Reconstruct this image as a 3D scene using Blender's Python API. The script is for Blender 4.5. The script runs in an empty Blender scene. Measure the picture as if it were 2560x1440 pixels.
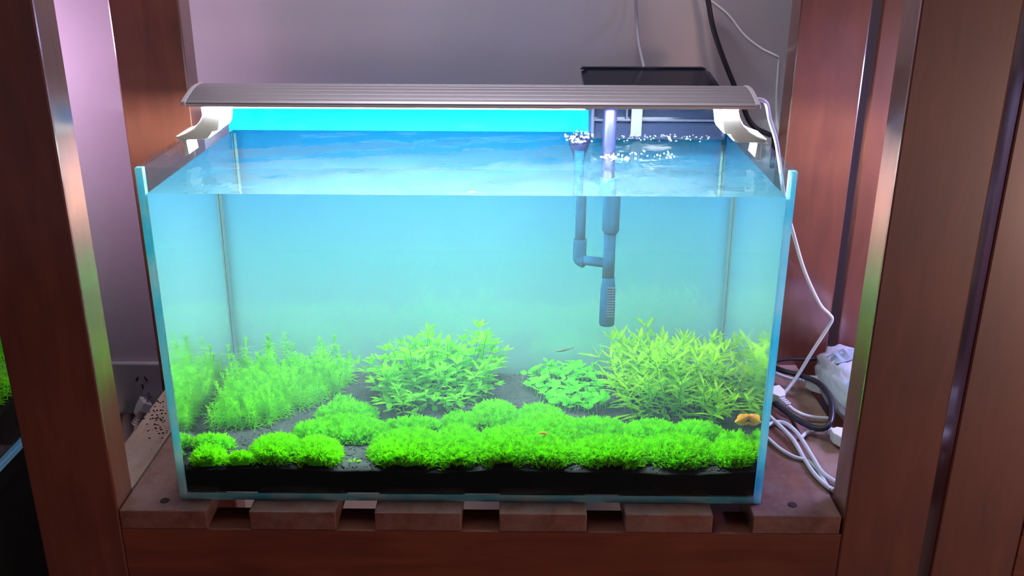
import bpy, bmesh, math, random
import numpy as np
from mathutils import Vector, Matrix, Euler, Quaternion

SC = bpy.context.scene
COL = SC.collection
random.seed(7)
RNG = np.random.default_rng(11)
PI = math.pi

# ------------------------------------------------------------------ camera
FPX, CX, CY, CZ = 2414.68, 0.04884, -0.85226, 0.56491
YAW, PITCH, ROLL = -0.00732, -0.36725, 0.00397
CF = Vector((math.sin(YAW)*math.cos(PITCH), math.cos(YAW)*math.cos(PITCH), math.sin(PITCH)))
_r = Vector((math.cos(YAW), -math.sin(YAW), 0)); _u = _r.cross(CF)
CR = _r*math.cos(ROLL) + _u*math.sin(ROLL)
CU = -_r*math.sin(ROLL) + _u*math.cos(ROLL)
CO = Vector((CX, CY, CZ))
cam_data = bpy.data.cameras.new('camera'); cam_data.sensor_width = 36; cam_data.lens = FPX*36/2560
cam_data.clip_start = 0.02; cam_data.clip_end = 50
cam = bpy.data.objects.new('camera', cam_data); COL.objects.link(cam)
m = Matrix((CR, CU, -CF)).transposed().to_4x4(); m.translation = CO
cam.matrix_world = m
SC.camera = cam

# ------------------------------------------------------------------ light, world, exposure
SC.view_settings.view_transform = 'Standard'
SC.view_settings.look = 'None'
SC.view_settings.exposure = 0.0
SC.view_settings.gamma = 1.0
SC.view_settings.use_curve_mapping = False
SC.cycles.transparent_max_bounces = 24
SC.cycles.max_bounces = 12
SC.cycles.transmission_bounces = 8
SC.cycles.diffuse_bounces = 4
SC.cycles.glossy_bounces = 4
SC.cycles.volume_bounces = 1
SC.cycles.caustics_reflective = False
SC.cycles.caustics_refractive = True
SC.cycles.sample_clamp_indirect = 6
SC.cycles.use_denoising = True

world = bpy.data.worlds.new('room_dusk'); SC.world = world; world.use_nodes = True
bg = world.node_tree.nodes['Background']
bg.inputs[0].default_value = (0.50, 0.42, 0.52, 1); bg.inputs[1].default_value = 0.11

def area(name, loc, target, size, power, color, size_y=None, spread=PI):
    d = bpy.data.lights.new(name, 'AREA'); d.energy = power; d.color = color
    d.shape = 'RECTANGLE'; d.size = size; d.size_y = size_y or size; d.spread = spread
    o = bpy.data.objects.new(name, d); COL.objects.link(o); o.location = loc
    o.rotation_euler = (Vector(target)-Vector(loc)).to_track_quat('-Z', 'Y').to_euler()
    return o
LAMP_STRENGTH = 860.0
# shop lamps: a soft warm one to the front right, and the coloured lamps of the neighbouring tanks
area('room_lamp_warm', (2.6, -2.6, -0.35), (0.4, 0, -0.1), 0.7, 40.0, (1.0, 0.62, 0.52))
area('ceiling_lamp', (-0.05, 0.20, 1.35), (0.0, 0.45, 0.45), 0.4, 3.6, (0.95, 0.92, 1.0), spread=2.0)
area('neighbour_lamp_pink', (-0.80, 0.26, 0.40), (-0.50, 0.45, 0.385), 0.14, 0.75, (1.0, 0.62, 1.0), 0.06, spread=2.0)
area('neighbour_lamp_violet', (0.70, 0.22, 0.34), (0.40, 0.20, 0.02), 0.20, 3.4, (0.50, 0.45, 1.0), 0.10)
def point(name, loc, power, color, radius):
    d = bpy.data.lights.new(name, 'POINT'); d.energy = power; d.color = color; d.shadow_soft_size = radius
    o = bpy.data.objects.new(name, d); COL.objects.link(o); o.location = loc
    return o
point('ceiling_spot', (0.42, 1.2 - 0.9, 2.3), 6.0, (1, 0.97, 0.95), 0.02)

# ------------------------------------------------------------------ geometry helpers
def P(u, v, axis, val):
    """point where the sight line through a photo pixel meets the plane axis=val"""
    d = CF*FPX + CR*(u-1280) - CU*(v-720)
    t = (val-CO[axis])/d[axis]
    return CO + d*t
def W(u, v, axis, val, n=1.33):
    """same, for things standing in the water behind the front pane"""
    d = (CF*FPX + CR*(u-1280) - CU*(v-720)).normalized()
    h = CO + d*(-CO.y/d.y)
    s = Vector((d.x/n, 0, d.z/n)); s.y = math.sqrt(1-s.x*s.x-s.z*s.z)
    return h + s*((val-h[axis])/s[axis])

def link(name, me, mat=None, parent=None, loc=None, rot=None):
    o = bpy.data.objects.new(name, me); COL.objects.link(o)
    if mat is not None and len(me.materials) == 0:
        for q in (mat if isinstance(mat, (list, tuple)) else [mat]): me.materials.append(q)
    if parent is not None: o.parent = parent
    if loc is not None: o.location = loc
    if rot is not None: o.rotation_euler = rot
    return o
def tag(o, label, cat, group=None, kind=None):
    o['label'] = label; o['category'] = cat
    if group: o['group'] = group
    if kind: o['kind'] = kind
    return o
def thing(name, label, cat, loc=(0, 0, 0), group=None):
    o = bpy.data.objects.new(name, None); COL.objects.link(o); o.location = loc
    o.empty_display_size = 0.02
    return tag(o, label, cat, group)

class MB:
    def __init__(s): s.bm = bmesh.new()
    def box(s, x0, x1, y0, y1, z0, z1, bevel=0, seg=2, mi=0):
        r = bmesh.ops.create_cube(s.bm, size=1)
        vs = r['verts']
        for v in vs:
            v.co = Vector(((x0+x1)/2+v.co.x*(x1-x0), (y0+y1)/2+v.co.y*(y1-y0), (z0+z1)/2+v.co.z*(z1-z0)))
        fs = set(f for v in vs for f in v.link_faces)
        for f in fs: f.material_index = mi
        if bevel:
            es = list(set(e for v in vs for e in v.link_edges))
            bmesh.ops.bevel(s.bm, geom=es, offset=bevel, segments=seg, profile=0.5, affect='EDGES', material=-1)
        return s
    def prism(s, pts, axis, a0, a1, bevel=0, mi=0):
        """closed outline extruded along an axis (0,1,2); pts in the two other axes, in order"""
        def mk(p, a):
            c = [0, 0, 0]; k = [i for i in range(3) if i != axis]
            c[k[0]], c[k[1]], c[axis] = p[0], p[1], a
            return s.bm.verts.new(c)
        A = [mk(p, a0) for p in pts]; B = [mk(p, a1) for p in pts]
        n = len(pts); fs = []
        for i in range(n):
            fs.append(s.bm.faces.new((A[i], A[(i+1) % n], B[(i+1) % n], B[i])))
        c0 = s.bm.faces.new(A[::-1]); c1 = s.bm.faces.new(B); fs += [c0, c1]
        for f in fs: f.material_index = mi
        bmesh.ops.recalc_face_normals(s.bm, faces=fs)
        if bevel:
            es = list(set(c0.edges) | set(c1.edges))
            bmesh.ops.bevel(s.bm, geom=es, offset=bevel, segments=2, profile=0.5, affect='EDGES', material=-1)
        return s
    def tube(s, pts, r, seg=10, smooth=True, sub=6, caps=True, mi=0):
        pts = [Vector(p) for p in pts]
        if smooth and len(pts) > 2: pts = spline(pts, sub)
        rs = r if callable(r) else (lambda t: r)
        n = len(pts); rings = []
        T = [(pts[min(i+1, n-1)]-pts[max(i-1, 0)]).normalized() for i in range(n)]
        ref = Vector((0, 0, 1)) if abs(T[0].z) < 0.9 else Vector((1, 0, 0))
        N = (ref - T[0]*ref.dot(T[0])).normalized()
        for i in range(n):
            N = (N - T[i]*N.dot(T[i])).normalized(); Bn = T[i].cross(N)
            rr = rs(i/(n-1))
            rings.append([s.bm.verts.new(pts[i] + (N*math.cos(a)+Bn*math.sin(a))*rr) for a in [2*PI*k/seg for k in range(seg)]])
        for i in range(n-1):
            for k in range(seg):
                f = s.bm.faces.new((rings[i][k], rings[i][(k+1) % seg], rings[i+1][(k+1) % seg], rings[i+1][k]))
                f.smooth = True; f.material_index = mi
        if caps:
            f = s.bm.faces.new(rings[0][::-1]); f.material_index = mi
            f = s.bm.faces.new(rings[-1]); f.material_index = mi
        return s
    def lathe(s, prof, base=(0, 0, 0), seg=24, mi=0, closed=True):
        """profile of (radius, z) revolved about the vertical"""
        b = Vector(base); rings = []
        for (r, z) in prof:
            rings.append([s.bm.verts.new(b+Vector((r*math.cos(2*PI*k/seg), r*math.sin(2*PI*k/seg), z))) for k in range(seg)])
        for i in range(len(rings)-1):
            for k in range(seg):
                f = s.bm.faces.new((rings[i][k], rings[i][(k+1) % seg], rings[i+1][(k+1) % seg], rings[i+1][k]))
                f.smooth = True; f.material_index = mi
        if closed:
            s.bm.faces.new(rings[0][::-1]).material_index = mi; s.bm.faces.new(rings[-1]).material_index = mi
        return s
    def ball(s, c, r, sub=1, sc=(1, 1, 1)):
        q = bmesh.ops.create_icosphere(s.bm, subdivisions=sub, radius=r)
        for v in q['verts']: v.co = Vector((v.co.x*sc[0], v.co.y*sc[1], v.co.z*sc[2])) + Vector(c)
        for f in set(f for v in q['verts'] for f in v.link_faces): f.smooth = True
        return s
    def mesh(s, name):
        bmesh.ops.recalc_face_normals(s.bm, faces=s.bm.faces)
        me = bpy.data.meshes.new(name); s.bm.to_mesh(me); s.bm.free()
        return me
    def build(s, name, mat, parent=None, loc=None, rot=None):
        return link(name, s.mesh(name), mat, parent, loc, rot)

def spline(pts, sub):
    out = []
    n = len(pts)
    for i in range(n-1):
        p0, p1, p2, p3 = pts[max(i-1, 0)], pts[i], pts[i+1], pts[min(i+2, n-1)]
        for k in range(sub):
            t = k/sub
            out.append(0.5*((2*p1)+(p2-p0)*t+(2*p0-5*p1+4*p2-p3)*t*t+(3*p1-p0-3*p2+p3)*t**3))
    out.append(pts[-1])
    return out
def raw_mesh(name, V, F, mi=None):
    me = bpy.data.meshes.new(name)
    V = np.asarray(V, dtype=np.float32); F = np.asarray(F, dtype=np.int32)
    k = F.shape[1]
    me.vertices.add(len(V)); me.vertices.foreach_set('co', V.ravel())
    me.loops.add(F.size); me.loops.foreach_set('vertex_index', F.ravel())
    me.polygons.add(len(F)); me.polygons.foreach_set('loop_start', np.arange(0, F.size, k, dtype=np.int32))
    me.update(calc_edges=True); me.validate()
    return me

# ------------------------------------------------------------------ materials
def new_mat(name):
    mt = bpy.data.materials.new(name); mt.use_nodes = True
    nt = mt.node_tree
    return mt, nt, nt.nodes['Principled BSDF'], nt.nodes['Material Output']
def plain(name, color, rough=0.5, metal=0.0, noise=0.0, scale=40, spec=0.5, coat=0.0, bump=0.0):
    mt, nt, b, out = new_mat(name)
    b.inputs['Base Color'].default_value = (*color, 1)
    b.inputs['Roughness'].default_value = rough; b.inputs['Metallic'].default_value = metal
    b.inputs['Specular IOR Level'].default_value = spec; b.inputs['Coat Weight'].default_value = coat
    if noise or bump:
        tc = nt.nodes.new('ShaderNodeTexCoord'); n = nt.nodes.new('ShaderNodeTexNoise')
        n.inputs['Scale'].default_value = scale; n.inputs['Detail'].default_value = 5
        nt.links.new(tc.outputs['Object'], n.inputs['Vector'])
        if noise:
            r = nt.nodes.new('ShaderNodeValToRGB')
            r.color_ramp.elements[0].position = 0.3; r.color_ramp.elements[1].position = 0.7
            r.color_ramp.elements[0].color = (*[c*(1-noise) for c in color], 1)
            r.color_ramp.elements[1].color = (*[min(1, c*(1+noise)) for c in color], 1)
            nt.links.new(n.outputs['Fac'], r.inputs['Fac']); nt.links.new(r.outputs['Color'], b.inputs['Base Color'])
        if bump:
            bp = nt.nodes.new('ShaderNodeBump'); bp.inputs['Strength'].default_value = bump
            bp.inputs['Distance'].default_value = 0.002
            nt.links.new(n.outputs['Fac'], bp.inputs['Height']); nt.links.new(bp.outputs['Normal'], b.inputs['Normal'])
    return mt
def wood(name, stretch, dark, light, rough=0.42, wear=0.0, worn=(0.33, 0.26, 0.26), spec=0.5, coat=0.0):
    mt, nt, b, out = new_mat(name)
    tc = nt.nodes.new('ShaderNodeTexCoord'); mp = nt.nodes.new('ShaderNodeMapping')
    mp.inputs['Scale'].default_value = stretch
    nt.links.new(tc.outputs['Object'], mp.inputs['Vector'])
    n = nt.nodes.new('ShaderNodeTexNoise'); n.inputs['Scale'].default_value = 9; n.inputs['Detail'].default_value = 8
    n.inputs['Distortion'].default_value = 0.6
    nt.links.new(mp.outputs['Vector'], n.inputs['Vector'])
    big = nt.nodes.new('ShaderNodeTexNoise'); big.inputs['Scale'].default_value = 7; big.inputs['Detail'].default_value = 3
    nt.links.new(tc.outputs['Object'], big.inputs['Vector'])
    mx = nt.nodes.new('ShaderNodeMix'); mx.inputs[0].default_value = 0.5
    nt.links.new(n.outputs['Fac'], mx.inputs[2]); nt.links.new(big.outputs['Fac'], mx.inputs[3])
    r = nt.nodes.new('ShaderNodeValToRGB')
    r.color_ramp.elements[0].position = 0.36; r.color_ramp.elements[1].position = 0.62
    r.color_ramp.elements[0].color = (*dark, 1); r.color_ramp.elements[1].color = (*light, 1)
    nt.links.new(mx.outputs[0], r.inputs['Fac'])
    col = r.outputs['Color']
    if wear:
        w = nt.nodes.new('ShaderNodeTexNoise'); w.inputs['Scale'].default_value = 22; w.inputs['Detail'].default_value = 9
        w.inputs['Roughness'].default_value = 0.7
        nt.links.new(tc.outputs['Object'], w.inputs['Vector'])
        wr = nt.nodes.new('ShaderNodeValToRGB'); wr.color_ramp.elements[0].position = 0.40; wr.color_ramp.elements[1].position = 0.72
        wr.color_ramp.elements[0].color = (0, 0, 0, 1); wr.color_ramp.elements[1].color = (wear, wear, wear, 1)
        nt.links.new(w.outputs['Fac'], wr.inputs['Fac'])
        m2 = nt.nodes.new('ShaderNodeMix'); m2.data_type = 'RGBA'
        nt.links.new(wr.outputs['Color'], m2.inputs[0]); nt.links.new(col, m2.inputs[6]); m2.inputs[7].default_value = (*worn, 1)
        col = m2.outputs[2]
    nt.links.new(col, b.inputs['Base Color'])
    b.inputs['Roughness'].default_value = rough; b.inputs['Specular IOR Level'].default_value = spec
    b.inputs['Coat Weight'].default_value = coat; b.inputs['Coat Roughness'].default_value = 0.16; b.inputs['Coat IOR'].default_value = 1.9
    bp = nt.nodes.new('ShaderNodeBump'); bp.inputs['Strength'].default_value = 0.12; bp.inputs['Distance'].default_value = 0.001
    nt.links.new(n.outputs['Fac'], bp.inputs['Height']); nt.links.new(bp.outputs['Normal'], b.inputs['Normal'])
    return mt
def sheer(name, tint, tint_edge=None, f0=0.04, rough=0.0, maxr=1.0):
    """thin clear sheet: straight-through light plus a Fresnel-like reflection"""
    mt, nt, b, out = new_mat(name); nt.nodes.remove(b)
    lw = nt.nodes.new('ShaderNodeLayerWeight'); lw.inputs['Blend'].default_value = 0.5
    pw = nt.nodes.new('ShaderNodeMath'); pw.operation = 'POWER'; pw.inputs[1].default_value = 5
    nt.links.new(lw.outputs['Facing'], pw.inputs[0])
    mr = nt.nodes.new('ShaderNodeMapRange'); mr.inputs['To Min'].default_value = f0; mr.inputs['To Max'].default_value = maxr
    nt.links.new(pw.outputs[0], mr.inputs['Value'])
    tr = nt.nodes.new('ShaderNodeBsdfTransparent'); tr.inputs[0].default_value = (*tint, 1)
    gl = nt.nodes.new('ShaderNodeBsdfGlossy'); gl.inputs['Roughness'].default_value = rough
    gl.inputs[0].default_value = (1, 1, 1, 1)
    mx = nt.nodes.new('ShaderNodeMixShader')
    nt.links.new(mr.outputs[0], mx.inputs[0]); nt.links.new(tr.outputs[0], mx.inputs[1]); nt.links.new(gl.outputs[0], mx.inputs[2])
    nt.links.new(mx.outputs[0], out.inputs['Surface'])
    return mt
def leafy(name, color, trans=0.35, rough=0.5, var=0.25, scale=60, tip=None):
    mt, nt, b, out = new_mat(name); nt.nodes.remove(b)
    tc = nt.nodes.new('ShaderNodeTexCoord'); n = nt.nodes.new('ShaderNodeTexNoise')
    n.inputs['Scale'].default_value = scale; n.inputs['Detail'].default_value = 2
    geo = nt.nodes.new('ShaderNodeNewGeometry')
    nt.links.new(geo.outputs['Position'], n.inputs['Vector'])
    r = nt.nodes.new('ShaderNodeValToRGB')
    r.color_ramp.elements[0].position = 0.35; r.color_ramp.elements[1].position = 0.65
    r.color_ramp.elements[0].color = (*[c*(1-var) for c in color], 1)
    r.color_ramp.elements[1].color = (*[min(1, c*(1+var)) for c in (tip or color)], 1)
    nt.links.new(n.outputs['Fac'], r.inputs['Fac'])
    d = nt.nodes.new('ShaderNodeBsdfDiffuse'); t = nt.nodes.new('ShaderNodeBsdfTranslucent')
    nt.links.new(r.outputs[0], d.inputs[0]); nt.links.new(r.outputs[0], t.inputs[0])
    mx = nt.nodes.new('ShaderNodeMixShader'); mx.inputs[0].default_value = trans
    nt.links.new(d.outputs[0], mx.inputs[1]); nt.links.new(t.outputs[0], mx.inputs[2])
    nt.links.new(mx.outputs[0], out.inputs['Surface'])
    return mt

DK, LT = (0.12, 0.030, 0.019), (0.195, 0.055, 0.032)
M = {}
M['wood_post'] = wood('varnished_wood_upright', (6, 6, 1), DK, LT, coat=1.0)
M['wood_rail'] = wood('varnished_wood_rail', (1, 6, 6), DK, LT)
M['wood_side'] = wood('worn_wood_side', (6, 1, 6), (0.17, 0.085, 0.06), (0.33, 0.19, 0.14), 0.55, 0.5)
M['wood_plank'] = wood('worn_wood_plank', (6, 1, 6), (0.12, 0.042, 0.03), (0.21, 0.08, 0.055), 0.5, 0.45)
M['wood_end'] = wood('plank_end_grain', (2, 6, 6), (0.11, 0.035, 0.02), (0.25, 0.10, 0.055), 0.6)
M['hole'] = plain('screw_hole_dark', (0.02, 0.008, 0.008), 0.8)
M['wall'] = plain('painted_plaster', (0.60, 0.55, 0.60), 0.8, noise=0.05, scale=6, bump=0.05)
M['floor'] = plain('dark_concrete', (0.05, 0.045, 0.05), 0.7, noise=0.2, scale=8)
M['glass'] = sheer('clear_glass', (0.955, 0.985, 0.985), maxr=0.5)
M['edge'] = None
M['white'] = plain('white_plastic', (0.80, 0.79, 0.80), 0.35)
M['white_cable'] = plain('white_cable_jacket', (0.74, 0.74, 0.80), 0.4)
M['black_cable'] = plain('black_cable_jacket', (0.015, 0.014, 0.025), 0.35)
M['grey_cable'] = plain('grey_cable_jacket', (0.33, 0.32, 0.38), 0.45)
M['alu'] = plain('brushed_aluminium', (0.42, 0.40, 0.44), 0.38, metal=0.75)
M['alu_light'] = plain('pale_aluminium_rim', (0.72, 0.68, 0.76), 0.35, metal=0.3)
M['black'] = plain('black_gloss_plastic', (0.010, 0.011, 0.02), 0.16, spec=0.15)
M['black'].node_tree.nodes['Principled BSDF'].inputs['IOR'].default_value = 1.25
M['smoke'] = plain('smoky_plastic', (0.004, 0.006, 0.014), 0.14, spec=0.3)
M['smoke_bar'] = plain('smoky_plastic_rib', (0.011, 0.014, 0.028), 0.25, spec=0.35)
M['grey_strip'] = plain('grey_plastic_strip', (0.014, 0.018, 0.030), 0.4)
M['tube_indigo'] = plain('indigo_translucent_tube', (0.003, 0.004, 0.016), 0.3, spec=0.2)
M['pipe'] = plain('dark_teal_pipe', (0.001, 0.012, 0.026), 0.6, spec=0.0)
M['bubble'] = sheer('bubble_skin', (0.93, 0.95, 1.0), f0=0.10, rough=0.08)
M['black_stand'] = plain('black_cabinet', (0.003, 0.003, 0.003), 0.6, spec=0.1)
M['soil_dark'] = plain('aqua_soil_block', (0.006, 0.006, 0.006), 0.9, spec=0.1, bump=0.6, scale=500)
M['orange'] = plain('orange_shell', (0.90, 0.32, 0.02), 0.4, noise=0.25, scale=120)
M['fish'] = plain('grey_olive_fish', (0.05, 0.08, 0.05), 0.4)
M['bag'] = plain('white_film_bag', (0.50, 0.51, 0.62), 0.35, bump=0.5, scale=70)
M['bag_blue'] = plain('blue_printed_film', (0.12, 0.40, 0.85), 0.4)
M['bag_grey'] = plain('grey_printed_film', (0.30, 0.36, 0.46), 0.4)
M['socket_plate'] = plain('grey_white_socket', (0.50, 0.48, 0.50), 0.4)
M['slot'] = plain('socket_slot', (0.005, 0.005, 0.005), 0.6)
M['stem'] = leafy('green_stem', (0.10, 0.42, 0.03), 0.15)
M['needle'] = leafy('needle_leaf', (0.18, 0.76, 0.008), 0.35, tip=(0.28, 0.88, 0.015))
M['mid'] = leafy('oval_leaf', (0.15, 0.70, 0.02), 0.4, tip=(0.30, 0.84, 0.03))
M['round'] = leafy('round_leaf', (0.10, 0.68, 0.02), 0.35, tip=(0.18, 0.80, 0.03))
M['lance'] = leafy('lance_leaf', (0.32, 0.76, 0.02), 0.4, tip=(0.46, 0.86, 0.03))
M['carpet'] = leafy('carpet_leaf', (0.19, 0.78, 0.001), 0.5, tip=(0.26, 0.90, 0.002), scale=160, var=0.32)
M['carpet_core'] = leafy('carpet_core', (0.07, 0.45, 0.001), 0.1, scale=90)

# cut glass edges: pale cyan colour stands in for light piped along the sheet
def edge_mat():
    mt, nt, b, out = new_mat('glass_edge_painted_glow'); nt.nodes.remove(b)
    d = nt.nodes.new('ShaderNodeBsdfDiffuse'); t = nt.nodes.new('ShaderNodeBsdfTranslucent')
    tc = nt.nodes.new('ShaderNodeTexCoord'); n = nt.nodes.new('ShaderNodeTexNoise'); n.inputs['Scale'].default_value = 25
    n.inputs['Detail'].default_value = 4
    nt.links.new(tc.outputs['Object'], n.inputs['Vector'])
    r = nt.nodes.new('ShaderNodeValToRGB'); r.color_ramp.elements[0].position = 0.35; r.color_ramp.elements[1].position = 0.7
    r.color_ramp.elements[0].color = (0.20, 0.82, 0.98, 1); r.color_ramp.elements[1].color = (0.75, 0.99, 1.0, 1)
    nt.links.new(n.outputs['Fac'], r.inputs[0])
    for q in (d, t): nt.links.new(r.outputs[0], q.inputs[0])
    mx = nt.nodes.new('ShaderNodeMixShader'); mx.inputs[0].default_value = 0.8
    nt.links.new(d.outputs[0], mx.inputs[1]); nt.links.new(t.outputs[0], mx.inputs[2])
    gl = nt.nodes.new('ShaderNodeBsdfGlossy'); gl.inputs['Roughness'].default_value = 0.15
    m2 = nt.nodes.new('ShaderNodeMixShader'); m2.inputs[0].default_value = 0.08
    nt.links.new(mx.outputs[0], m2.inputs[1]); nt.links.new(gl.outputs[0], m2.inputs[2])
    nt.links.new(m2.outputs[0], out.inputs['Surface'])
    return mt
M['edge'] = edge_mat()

H, D, PT = 0.351, 0.294, 0.007        # tank height, depth, pane thickness
FT = 0.0024                           # front pane thickness
Y0 = FT+0.0003
WL = 0.3265                           # water level
def film_mat():
    mt, nt, b, out = new_mat('gradient_background_film'); nt.nodes.remove(b)
    tc = nt.nodes.new('ShaderNodeTexCoord'); sx = nt.nodes.new('ShaderNodeSeparateXYZ')
    nt.links.new(tc.outputs['Object'], sx.inputs[0])
    mr = nt.nodes.new('ShaderNodeMapRange'); mr.inputs['From Max'].default_value = H
    nt.links.new(sx.outputs['Z'], mr.inputs['Value'])
    r = nt.nodes.new('ShaderNodeValToRGB'); e = r.color_ramp.elements
    e[0].position = 0.10; e[0].color = (0.58, 0.90, 0.97, 1)
    e[1].position = 1.0; e[1].color = (0.0, 0.36, 0.95, 1)
    k = e.new(0.55); k.color = (0.22, 0.80, 1.0, 1)
    k = e.new(0.82); k.color = (0.01, 0.48, 1.0, 1)
    nt.links.new(mr.outputs[0], r.inputs[0])
    d = nt.nodes.new('ShaderNodeBsdfDiffuse'); t = nt.nodes.new('ShaderNodeBsdfTranslucent')
    for q in (d, t): nt.links.new(r.outputs[0], q.inputs[0])
    mx = nt.nodes.new('ShaderNodeMixShader'); mx.inputs[0].default_value = 0.15
    nt.links.new(d.outputs[0], mx.inputs[1]); nt.links.new(t.outputs[0], mx.inputs[2])
    nt.links.new(mx.outputs[0], out.inputs['Surface'])
    return mt
M['film'] = film_mat()
def water_mat():
    mt, nt, b, out = new_mat('hazy_tank_water'); nt.nodes.remove(b)
    geo = nt.nodes.new('ShaderNodeNewGeometry'); sx = nt.nodes.new('ShaderNodeSeparateXYZ')
    nt.links.new(geo.outputs['True Normal'], sx.inputs[0])
    def near(sock, axis_val, thr=0.5):
        a = nt.nodes.new('ShaderNodeMath'); a.operation = 'ABSOLUTE'; nt.links.new(sock, a.inputs[0])
        g = nt.nodes.new('ShaderNodeMath'); g.operation = 'GREATER_THAN'; g.inputs[1].default_value = thr
        nt.links.new(a.outputs[0], g.inputs[0]); return g.outputs[0]
    is_y = near(sx.outputs['Y'], 1); is_x = near(sx.outputs['X'], 1)
    # front and back: true refraction
    ref = nt.nodes.new('ShaderNodeBsdfGlass'); ref.inputs['IOR'].default_value = 1.33; ref.inputs['Roughness'].default_value = 0.0
    ref.inputs[0].default_value = (1, 1, 1, 1)
    # top: straight-through plus ripple reflection
    lw = nt.nodes.new('ShaderNodeLayerWeight'); lw.inputs['Blend'].default_value = 0.5
    pw = nt.nodes.new('ShaderNodeMath'); pw.operation = 'POWER'; pw.inputs[1].default_value = 5
    nt.links.new(lw.outputs['Facing'], pw.inputs[0])
    mr = nt.nodes.new('ShaderNodeMapRange'); mr.inputs['To Min'].default_value = 0.02; mr.inputs['To Max'].default_value = 1.0
    nt.links.new(pw.outputs[0], mr.inputs['Value'])
    tr = nt.nodes.new('ShaderNodeBsdfTransparent'); tr.inputs[0].default_value = (0.98, 1, 1, 1)
    gl = nt.nodes.new('ShaderNodeBsdfGlossy'); gl.inputs['Roughness'].default_value = 0.03
    tc = nt.nodes.new('ShaderNodeTexCoord'); n = nt.nodes.new('ShaderNodeTexNoise'); n.inputs['Scale'].default_value = 28; n.inputs['Detail'].default_value = 3
    nt.links.new(tc.outputs['Object'], n.inputs['Vector'])
    bp = nt.nodes.new('ShaderNodeBump'); bp.inputs['Strength'].default_value = 0.35; bp.inputs['Distance'].default_value = 0.004
    nt.links.new(n.outputs['Fac'], bp.inputs['Height']); nt.links.new(bp.outputs[0], gl.inputs['Normal'])
    top = nt.nodes.new('ShaderNodeMixShader')
    nt.links.new(mr.outputs[0], top.inputs[0]); nt.links.new(tr.outputs[0], top.inputs[1]); nt.links.new(gl.outputs[0], top.inputs[2])
    # sides: the same refraction, very slightly diffused, with its total internal reflection
    side = nt.nodes.new('ShaderNodeBsdfGlass'); side.inputs['IOR'].default_value = 1.33; side.inputs['Roughness'].default_value = 0.06
    side.inputs[0].default_value = (1, 1, 1, 1)
    a = nt.nodes.new('ShaderNodeMixShader'); nt.links.new(is_x, a.inputs[0]); nt.links.new(top.outputs[0], a.inputs[1]); nt.links.new(side.outputs[0], a.inputs[2])
    c = nt.nodes.new('ShaderNodeMixShader'); nt.links.new(is_y, c.inputs[0]); nt.links.new(a.outputs[0], c.inputs[1]); nt.links.new(ref.outputs[0], c.inputs[2])
    nt.links.new(c.outputs[0], out.inputs['Surface'])
    v = nt.nodes.new('ShaderNodeVolumeScatter'); v.inputs['Color'].default_value = (0.62, 0.92, 1.0, 1)
    v.inputs['Density'].default_value = 0.19; v.inputs['Anisotropy'].default_value = 0.3
    nt.links.new(v.outputs[0], out.inputs['Volume'])
    return mt
M['water'] = water_mat()
def led_mat():
    mt, nt, b, out = new_mat('led_light'); nt.nodes.remove(b)
    e = nt.nodes.new('ShaderNodeEmission'); e.inputs[0].default_value = (0.86, 0.97, 1.0, 1); e.inputs[1].default_value = LAMP_STRENGTH
    nt.links.new(e.outputs[0], out.inputs['Surface'])
    return mt
M['led'] = led_mat()

# ------------------------------------------------------------------ the setting
def struct(name, mb, mat):
    o = mb.build(name, mat); o['kind'] = 'structure'; return o
struct('wall_back', MB().box(-3.0, 3.0, 0.45, 0.55, -0.75, 1.9), M['wall'])
struct('floor', MB().box(-3.0, 3.0, -3.0, 0.55, -0.80, -0.75), M['floor'])

# ------------------------------------------------------------------ wooden racks
XL, XR, YF, YB, PW, PD = -0.3567, 0.3796, -0.0211, 0.335, 0.085, 0.040
RT = -0.0215                                             # underside of the planks
PLANKS = [(-0.3562, -0.2673), (-0.2239, -0.1355), (-0.0962, -0.0079), (0.0306, 0.1197), (0.1583, 0.2474), (0.288, 0.3771)]
def make_rack(name, label, dx, full=True):
    t = thing(name, label, 'rack', (dx, YF, -0.75))
    inv = Vector((0, -YF, 0.75))
    def part(nm, mb, mat, parent=t, off=inv):
        o = mb.build(nm, mat, parent); o.location = off; return o
    for (x0, x1) in ((XL-PW, XL), (XR, XR+PW)):
        for y in (YF, YB):
            part('post', MB().box(x0, x1, y, y+PD, -0.75, 1.25, 0.0022), M['wood_post'])
    part('front_rail', MB().box(XL, XR, YF, YF+PD, -0.135, RT, 0.0012), M['wood_rail'])
    part('back_rail', MB().box(XL, XR, YB, YB+PD, -0.135, RT, 0.0012), M['wood_rail'])
    for (x0, x1) in ((-0.4025, XL-0.0015), (XR+0.0015, 0.4255)):
        part('side_rail', MB().box(x0, x1, YF+PD, YB, -0.07, 0.0, 0.002), M['wood_side'])
    for i, (x0, x1) in enumerate(PLANKS):
        y1 = YB+PD-0.002
        o = part('plank', MB().box(x0, x1, YF, y1, RT, 0.0, 0.0012), M['wood_plank'])
        if i in (0, 5):
            c = P(412, 1252, 2, 0.0) if i == 0 else P(1981, 1262, 2, 0.0)
            h = MB().lathe([(0.0048, 0.0002), (0.0046, 0.0006), (0.0030, -0.0006), (0.0012, -0.0008)], (c.x, c.y, 0), 14)
            hb = h.build('screw_hole', M['hole'], o)
    return t
make_rack('wooden_rack', 'reddish brown wooden rack whose slatted shelf carries the big bright aquarium', 0.0)
make_rack('wooden_rack', 'reddish brown wooden rack at the right edge, next to the cable clutter', 0.9185)

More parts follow.
